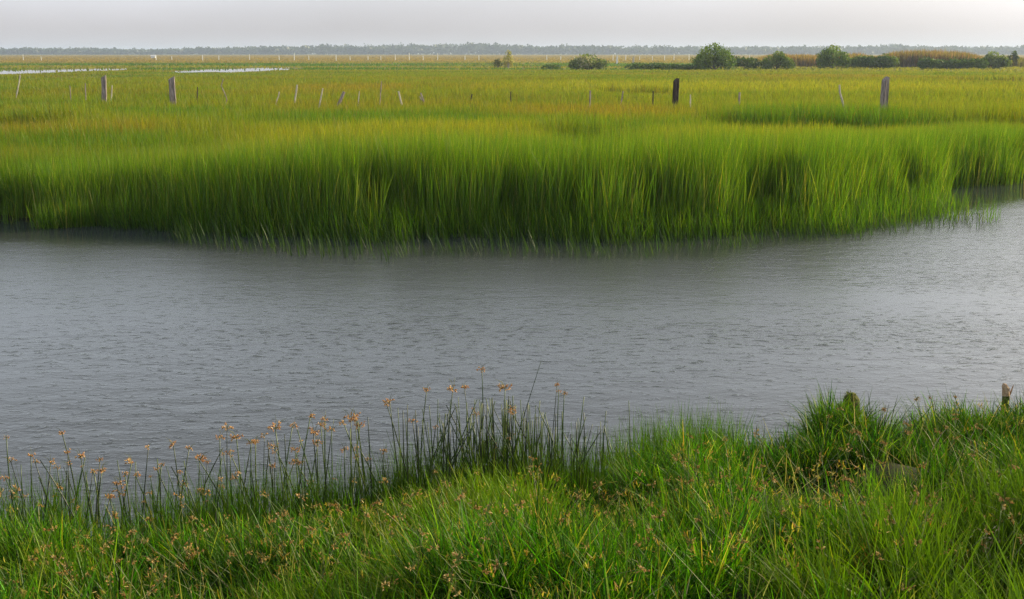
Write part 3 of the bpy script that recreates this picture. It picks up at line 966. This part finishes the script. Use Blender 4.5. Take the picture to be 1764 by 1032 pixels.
for a in (
    (29, 163, 129, 9, 2.6, M_PALEWOOD, 'thin pale stake leaning right at the far left edge of the meadow'),
    (148, 168, 143, 1, 2, M_WOOD, 'faint thin stake just left of the leftmost stout post'),
    (192, 167, 147, 3, 2.4, M_PALEWOOD, 'short pale stake close right of the leftmost stout post'),
    (122, 170, 147, 0, 1.8, M_WOOD, 'faint short stick between the leaning left stake and the first stout post'),
    (340, 170, 150, 1, 2.2, M_DARKWOOD, 'short dark stick just right of the two-tone stout post'),
    (477, 174, 158, 5, 2.4, M_PALEWOOD, 'short pale stake leaning right, first of the close row in the middle'),
    (508, 173, 146, 5, 3.4, M_PALEWOOD, 'tallest pale stake of the close middle row, leaning right'),
    (551, 179, 152, 6, 3.2, M_PALEWOOD, 'pale leaning stake directly left of the dark slanted stake'),
    (617, 175, 157, 3, 1.8, M_PALEWOOD, 'faint thin stake right of the dark slanted stake'),
    (655, 176, 140, 3, 1.8, M_WOOD, 'tall very thin grey stick with a wispy top in the middle row'),
    (691, 176, 157, -4, 3.4, M_PALEWOOD, 'white-grey stake leaning left, right end of the middle row'),
    (811, 174, 162, 2, 2.4, M_DARKWOOD, 'tiny dark stub low in the grass at mid meadow'),
    (880, 174, 158, 0, 2.0, M_DARKWOOD, 'thin dark stick below the dry yellow shrub'),
    (1016, 180, 156, 0, 3.2, M_WOOD, 'greyish stake in front of the dark grass hollow, below the round shrub'),
    (1070, 177, 157, 3, 2.6, M_WOOD, 'thin greyish stake leaning slightly right, midway to the dark thick post'),
    (1125, 177, 157, 0, 2.6, M_DARKWOOD, 'thin dark upright stake close left of the dark thick post'),
    (1189, 178, 163, 0, 2.6, M_PALEWOOD, 'short pale stake close right of the dark thick post'),
    (1273, 179, 159, 0, 4.0, M_WOOD, 'short split grey stake between the dark thick post and crooked stake'),
):
    stake(*a)
stake(387, 174, 136, 0, 1.9, M_WOOD, 'crooked thin zigzag stick right of the two-tone stout post', bend=4)
stake(584, 178, 158, 9, 6.0, M_WOOD, 'thick grey-brown stake slanting steeply right in the middle row')
stake(729, 173, 160, -4, 3, M_WOOD, 'broken stake with a V-shaped snapped top, right of the middle row', fork=True)
stake(1452, 186, 146, -8, 3.4, M_PALEWOOD, 'crooked pale stake leaning left near the largest grey post', bend=1.5)

# far white fence
FARX = [(40, 8), (71, 5), (269, 6), (296, 5), (349, 7), (377, 6), (430, 8), (481, 6), (507, 9), (532, 6), (579, 8), (603, 5), (634, 5), (656, 5), (681, 8), (705, 10), (729, 6), (754, 9), (801, 6), (825, 7), (942, 7), (966, 5), (990, 4), (1056, 8), (1078, 8), (1102, 5), (1124, 5), (1145, 6), (1161, 9), (1187, 8), (1291, 7)]
for px, hp in FARX:
    Y = 440 + random.uniform(-10, 10)
    w = 1.2 * mpp(Y); base_y = 91 + 3.0 * F / Y * 1.0
    h = hp * mpp(Y) * 1.15 + .3
    mb = MB(); mb.tube([(0, 0, -.3), (0, 0, h * .5), (random.uniform(-.05, .05), 0, h)], [w / 2, w / 2, w / 2.3], 6)
    o = link('far_fence_post', mb.mesh('far_fence_post', M_WHITE)); o.location = (x_at(px, 100, Y), Y, .02)
    tag(o, 'small whitish post in the far fence line below the distant woodland', 'fence post', 'white posts of the far fence')
for px, yb, yt, lb in ((1063, 110, 97, 'white post nearer than the far fence, just right of the round shrub'), (1091, 109, 98, 'thin grey post beside the nearer white post, right of the round shrub')):
    Y = at(px, yb, .1)[1]
    w = 3 * mpp(Y)
    o = link('fence_post', post_mesh(w, w, z_at(px, yt, Y) + .1, M_WHITE if px < 1080 else M_PALEWOOD, .1, False)); o.location = (x_at(px, yb, Y), Y, 0)
    tag(o, lb, 'fence post')

# white hut far off
Y = 620.0
hut = empty('hut', (x_at(264, 92, Y), Y, 0), 'tiny white hut on the plain below the distant woodland on the left', 'hut')
mb = MB(); a, b, hh = 1.2, .9, 1.2
mb.add([(-a, -b, 0), (a, -b, 0), (a, b, 0), (-a, b, 0), (-a, -b, hh), (a, -b, hh), (a, b, hh), (-a, b, hh), (-a, 0, hh + .5), (a, 0, hh + .5)],
       [(0, 1, 5, 4), (2, 3, 7, 6), (1, 2, 6, 9, 5), (3, 0, 4, 8, 7)])
link('wall', mb.mesh('wall', M_WHITE), hut)
mb = MB(); e = .25
for s in (-1, 1):
    mb.add([(-a - e, s * (b + e), hh - .14), (a + e, s * (b + e), hh - .14), (a + e, 0, hh + .54), (-a - e, 0, hh + .54), (-a - e, s * (b + e), hh - .04), (a + e, s * (b + e), hh - .04), (a + e, 0, hh + .64), (-a - e, 0, hh + .64)],
           [(0, 1, 2, 3), (4, 5, 6, 7), (0, 1, 5, 4), (1, 2, 6, 5), (0, 3, 7, 4), (2, 3, 7, 6)])
link('roof', mb.mesh('roof', M_WHITE), hut)

# mossy stump and broken post on the right bank
def stump(px, yt, yb, wpx, name, lb, cat, slant):
    x0, Y = stump_xy(px, yt)
    top = z_at(px, yt, Y); gz = float(ground_z(np.array(x0), np.array(Y))) - .05
    w = wpx * mpp(Y); h = top - gz
    root = empty(name, (x0, Y, gz), lb, cat)
    return root, w, h


root, w, h = stump(1466, 677, 730, 36, 'tree_stump', 'rounded stump covered in green-brown moss at the edge of the right bank', 'stump', 0)
mb = MB(); n = 12
pts = [(0, 0, 0), (.0, 0, h * .5), (.004, 0, h * .82), (.008, 0, h * .94), (.01, 0, h)]
mb.tube(pts, [w * .62, w * .5, w * .46, w * .36, w * .15], n, jit=.16)
link('trunk', mb.mesh('trunk', M_MOSS, smooth=True), root)
mv = []
P = []
for k in range(900):
    t = random.uniform(0, 6.28); zz = random.uniform(.45, 1.0) * h
    rr = w * (.5 if zz < h * .8 else .5 - .35 * (zz / h - .8) / .2)
    P.append((math.cos(t) * rr, math.sin(t) * rr, zz))
P = np.array(P); n = len(P)
V, Q, c = blades(P, rng.uniform(.012, .035, n), rng.uniform(.003, .006, n), np.arctan2(P[:, 1], P[:, 0]), rng.uniform(.1, .9, n), rng.uniform(0, .8, n), pal(n, [(.07, .09, .012), (.14, .14, .025), (.2, .15, .04)], [3, 2, 1]), S=2)
o = link('moss', np_mesh('moss', V, Q, M_GRASS, c), root); o['kind'] = 'stuff'

root, w, h = stump(1735, 664, 700, 14, 'broken_post', 'broken wooden post with a pale sunlit split top in the right bank grass', 'post', 0)
mb = MB(); n = 9
mb.tube([(0, 0, 0), (.0, 0, h * .5), (0, 0, h * .84)], [w * .55, w * .5, w * .48], n, jit=.15)
link('shaft', mb.mesh('shaft', M_MOSS), root)
mb = MB()
mb.tube([(0, 0, h * .842), (-.008, 0, h * .95), (-.022, 0, h), (-.03, 0, h * 1.03)], [w * .47, w * .42, w * .3, w * .12], n, jit=.25)
mb.tube([(.028, 0, h * .85), (.04, .004, h * .93), (.05, .004, h * 1.0)], [w * .14, w * .1, w * .05], 5, jit=.3)
link('split_top', mb.mesh('split_top', M_CUT), root)


# withered tufts in the lower right corner
def tuft(px, py, n, size, cols, lb, spread=.5):
    Y = 3.72
    p = (x_at(px, py, Y), Y)
    gz = float(ground_z(np.array(p[0]), np.array(p[1])))
    size = max(.26, (z_at(px, py, Y) - gz) * 1.15)
    P = np.zeros((n, 3)); P[:, :2] = rng.normal(0, .025, (n, 2)); P[:, 2] = 0
    V, Q, c = blades(P, rng.uniform(.5, 1, n) * size, rng.uniform(.004, .009, n), rng.uniform(0, 6.28, n), np.abs(rng.normal(.1, .15, n)), np.abs(rng.normal(.5, spread, n)), pal(n, cols, [1] * len(cols)), S=7)
    root = empty('withered_tuft', (p[0], p[1], gz), lb, 'tuft')
    link('dry_leaves', np_mesh('dry_leaves', V, Q, M_SEED, c), root)
    if n < 50: return
    mb = MB()
    for k in range(26):
        q = (random.gauss(0, .03), random.gauss(0, .03), size * random.uniform(.72, .98))
        mb.spike(q, (random.gauss(0, .6), random.gauss(0, .6), random.gauss(.4, .6)), random.uniform(.014, .024), .003, random.choice([(.6, .48, .34), (.5, .36, .24), (.66, .56, .44)]))
    link('seed_cluster', mb.mesh('seed_cluster', M_SEED), root)


tuft(1700, 925, 60, .25, [(.45, .34, .22), (.55, .46, .34), (.35, .24, .12)], 'pale pinkish withered tuft in the bottom right corner')
tuft(1508, 935, 40, .28, [(.34, .2, .04), (.28, .15, .03), (.3, .22, .05)], 'orange-brown withered tuft near the bottom edge, left of the pale tuft', .4)
tuft(1757, 935, 26, .25, [(.45, .36, .2), (.4, .3, .14)], 'small straw-coloured withered tuft cut by the right edge')


# ------------------------------------------------------------------ shrubs
def crown(blobs, n, leaf, cols, shell=.45, flat=1.0):
    """leaf-clump quads through a set of ellipsoids (cx,cy,cz,rx,ry,rz)"""
    B = np.array(blobs, float)
    vol = (B[:, 3] * B[:, 5]); k = rng.choice(len(B), n, p=vol / vol.sum())
    d = rng.normal(0, 1, (n, 3)); d /= np.linalg.norm(d, axis=1)[:, None]
    r = rng.uniform(shell, 1.0, n) ** .6 * (1 + .17 * rng.normal(0, 1, n))
    P = B[k, :3] + d * B[k, 3:6] * r[:, None]
    keep = P[:, 2] > .02
    P = P[keep]; k = k[keep]; n = len(P)
    a = rng.normal(0, 1, (n, 3)); a /= np.linalg.norm(a, axis=1)[:, None]
    b = np.cross(a, rng.normal(0, 1, (n, 3))); b /= np.linalg.norm(b, axis=1)[:, None]
    s = leaf * rng.uniform(.5, 1.3, (n, 1))
    V = np.stack([P - a * s, P - b * s * .55, P + a * s, P + b * s * .55], 1).reshape(-1, 3)
    Q = np.arange(4 * n).reshape(-1, 4)
    cb = np.array([cols[i % len(cols)] for i in range(len(B))])
    c = cb[k] * (1 + rng.normal(0, .22, (n, 1)))
    return V, Q, np.repeat(np.clip(c, .004, .6), 4, 0)


def shrub(name, lb, cat, px, yb, yt, wpx, cols, n=2600, nb=9, leaf=.2, group=None, stems=5, depth=.8, bark=M_BARK, stem_h=.55, low=False, Y=None):
    if Y is None: Y = at(px, yb, .25)[1]
    x0 = x_at(px, yb, Y); H = z_at(px, yt, Y); Wd = wpx * mpp(Y)
    root = empty(name, (x0, Y, 0), lb, cat, group)
    blobs = []
    for k in range(nb):
        u = random.uniform(-.42, .42) if nb > 1 else 0
        prof = 1 - abs(u) ** 2 * (2.2 if not low else 1.2)
        rz = H * random.uniform(.2, .3); rx = Wd * random.uniform(.13, .22) if not low else Wd / nb * random.uniform(.8, 1.3)
        if low: u = -.45 + .9 * (k + .5) / nb; rz = H * random.uniform(.3, .45)
        cz = random.uniform(rz * .8, max(rz, H * prof - rz)) if not low else H * random.uniform(.4, .62)
        blobs.append((u * Wd, random.uniform(-.3, .3) * Wd * depth if not low else random.uniform(-.5, .5), cz, rx, rx * .9 if not low else 1.2, rz))
    if not low:
        blobs.append((random.uniform(-.1, .1) * Wd, 0, H * .80, Wd * .2, Wd * .2, H * .2))
        blobs.append((-.25 * Wd, 0, H * .42, Wd * .24, Wd * .22, H * .36)); blobs.append((.25 * Wd, 0, H * .4, Wd * .24, Wd * .22, H * .34))
    V, Q, c = crown(blobs, n, leaf, cols)
    link('crown', np_mesh('crown', V, Q, M_LEAF, c), root)
    mb = MB()
    for k in range(stems):
        b = random.choice(blobs)
        tgt = np.array([b[0], b[1], b[2] + b[5] * .5])
        p0 = np.array([random.uniform(-.05, .05) * min(Wd, 4), random.uniform(-.1, .1), -.1])
        mid = p0 * .5 + tgt * .5 + np.array([0, 0, H * .06])
        mb.tube([p0, mid, tgt], [H * .028, H * .02, H * .008], 6, jit=.15)
    link('trunk', mb.mesh('trunk', bark), root)
    return root


BG = [(.125, .20, .010), (.19, .26, .012), (.08, .145, .008)]
DG = [(.05, .10, .012), (.065, .115, .014), (.09, .14, .018)]
shrub('bush', 'tallest rounded green bush, behind the dark thick post', 'bush', 1231, 119, 74, 66, BG, n=5200, nb=12)
shrub('bush', 'small pale green bush with a flattish top, between the two tall bushes', 'bush', 1337, 118, 88, 50, [(.15, .21, .03), (.18, .24, .035), (.11, .17, .022)], n=3000)
shrub('bush', 'tall green bush with a peaked top, second tallest in the row', 'bush', 1434, 117, 77, 54, BG, n=3800, nb=10)
shrub('thicket', 'low dark thicket leaning on the left foot of the tallest bush', 'thicket', 1140, 119, 108, 120, DG, n=2600, nb=10, low=True, leaf=.17)
shrub('thicket', 'low dark thicket between the tallest bush and the small pale bush', 'thicket', 1283, 118, 97, 44, DG, n=1800, nb=4, low=True, leaf=.18)
shrub('thicket', 'mid-green spreading thicket right of the peaked bush', 'thicket', 1503, 117, 93, 88, [(.085, .14, .02), (.115, .17, .03), (.06, .11, .018)], n=3600, nb=8, low=True)
shrub('thicket', 'long dark green hedge-like thicket below the rust-brown reed bed', 'thicket', 1640, 118, 97, 120, DG, n=4200, nb=11, low=True)
shrub('bush', 'light green ragged bush at the right end of the dark thicket', 'bush', 1711, 117, 88, 46, [(.19, .24, .06), (.14, .19, .035), (.10, .15, .022)], n=2800)
shrub('bush', 'small airy bush cut close to the right edge of the row', 'bush', 1744, 114, 88, 22, [(.06, .10, .02), (.08, .115, .025)], n=1100, nb=6)
shrub('shrub', 'low rounded grey-green shrub with pale blossoms, left of the white post', 'shrub', 1013, 119, 92, 66, [(.14, .19, .03), (.18, .21, .05), (.11, .16, .03), (.36, .34, .2)], n=3000, nb=12)
shrub('shrub', 'tall narrow straw-yellow shrub standing left of the round shrub', 'shrub', 876, 116, 86, 20, [(.38, .34, .07), (.28, .28, .05), (.44, .38, .1)], n=620, nb=6, leaf=.17, stems=9, bark=M_PALEWOOD)
shrub('shrub', 'small dark bent shrub at the left foot of the straw-yellow shrub', 'shrub', 857, 115, 100, 22, [(.07, .08, .02), (.11, .11, .03)], n=380, nb=5, leaf=.15, stems=7)
shrub('shrub', 'tiny dark green shrub low on the plain left of the round shrub', 'shrub', 950, 118, 110, 30, DG, n=500, nb=4, low=True, leaf=.15)

# rust-coloured reed bed behind the bushes
parts = []
for x0, x1, Y, h0, h1, cols, N in ((1480, 1690, 232, 2.6, 3.75, [(.23, .15, .085), (.28, .19, .11), (.18, .115, .06), (.15, .14, .04)], 9000),
                                 (1270, 1520, 245, 2.0, 3.2, [(.24, .15, .075), (.28, .19, .09), (.18, .14, .05)], 8000),
                                 (1680, 1900, 240, 1.4, 2.4, [(.2, .16, .06), (.14, .15, .03)], 4000)):
    px = rng.uniform(x0, x1, N); y = Y + rng.uniform(-6, 10, N)
    x = (px - 882) / F * y
    e = np.minimum(px - x0, x1 - px) / 60.0
    h = (h0 + (h1 - h0) * fbm(px * .03, y * .1, 131)) * (.55 + .45 * sstep(0, 1, e)) * rng.normal(1, .07, N)
    parts.append(blades(np.stack([x, y, np.zeros(N)], -1), h, rng.uniform(.08, .2, N), rng.uniform(0, 6.28, N), np.abs(rng.normal(0, .08, N)), np.abs(rng.normal(.1, .25, N)), pal(N, cols, [1] * len(cols), .25), S=3))
V, Q, c = cat_blades(parts)
tag(link('reed_bed', np_mesh('reed_bed', V, Q, M_REED, c)), kind='stuff')

# ------------------------------------------------------------------ distant woodland
prof_x = [-200, 0, 100, 200, 215, 320, 330, 450, 540, 560, 650, 690, 740, 800, 830, 870, 900, 1100, 1250, 1400, 1500, 1525, 1545, 1600, 1700, 1764, 1950]
prof_y = [82, 82.5, 81, 81.5, 83.5, 83, 81, 79, 77, 75.5, 76, 73, 74.5, 73, 71.5, 73.5, 76, 77, 78, 77.5, 77, 73.5, 77, 78.5, 78, 77, 78]
parts = []
for Y, n_tr, cut in ((1900, 420, 0), (2300, 420, .5)):
    for k in range(n_tr):
        px = random.uniform(-150, 1910)
        top = z_at(px, np.interp(px, prof_x, prof_y) + .8, Y) * random.uniform(.72, 1.06)
        x0 = (px - 882) / F * Y; y0 = Y + random.uniform(-60, 60)
        rx = random.uniform(5, 11)
        bl = [(x0 + random.uniform(-.5, .5) * rx, y0, top * random.uniform(.35, .8), rx * random.uniform(.5, 1), rx, top * random.uniform(.2, .3)) for _ in range(3)]
        bl.append((x0, y0, top * .4, rx * 1.1, rx, top * .4))
        parts.append(crown(bl, 70, 2.6, [(.035, .06, .02), (.045, .07, .022), (.03, .05, .02)], .3))
for Y, N in ((1880, 9000), (2280, 7000)):
    px = rng.uniform(-160, 1920, N)
    top = np.array([z_at(0, v, Y) for v in np.interp(px, prof_x, prof_y) + 1.6]) * (.55 + .5 * fbm(px * .06, 1.0 + Y, 201, 3))
    z = rng.uniform(0, 1, N) ** .8 * top
    P = np.stack([(px - 882) / F * Y, Y + rng.uniform(-30, 30, N), z], -1)
    a = rng.normal(0, 1, (N, 3)); a /= np.linalg.norm(a, axis=1)[:, None]
    b = np.cross(a, rng.normal(0, 1, (N, 3))); b /= np.linalg.norm(b, axis=1)[:, None]
    sz = rng.uniform(2, 4.2, (N, 1))
    V = np.stack([P - a * sz, P - b * sz * .7, P + a * sz, P + b * sz * .7], 1).reshape(-1, 3)
    parts.append((V, np.arange(4 * N).reshape(-1, 4), np.repeat(np.array([[.035, .055, .02]]) * rng.uniform(.7, 1.3, (N, 1)), 4, 0)))
V, Q, c = cat_blades(parts)
tag(link('distant_woodland', np_mesh('distant_woodland', V, Q, M_LEAF, c)), kind='stuff')

# ------------------------------------------------------------------ haze over the plain
m, n_, out = new_mat('haze_air')
vol = n_.nodes.new('ShaderNodeVolumePrincipled')
vol.inputs['Color'].default_value = (.66, .78, .95, 1)
vol.inputs['Density'].default_value = .00026
vol.inputs['Anisotropy'].default_value = .2
n_.links.new(vol.outputs[0], out.inputs['Volume'])
m.cycles.volume_sampling = 'DISTANCE'
m.cycles.homogeneous_volume = True
X, Y0, Y1, Z0, Z1 = 3200., -60., 9500., -1.6, 27.
mb = MB()
mb.add([(-X * 3, Y0, Z0), (X * 3, Y0, Z0), (X * 3, Y1, Z0), (-X * 3, Y1, Z0), (-X * 3, Y0, Z1), (X * 3, Y0, Z1), (X * 3, Y1, Z1), (-X * 3, Y1, Z1)],
       [(3, 2, 1, 0), (4, 5, 6, 7), (0, 1, 5, 4), (1, 2, 6, 5), (2, 3, 7, 6), (3, 0, 4, 7)])
tag(link('haze', mb.mesh('haze', m)), kind='stuff')
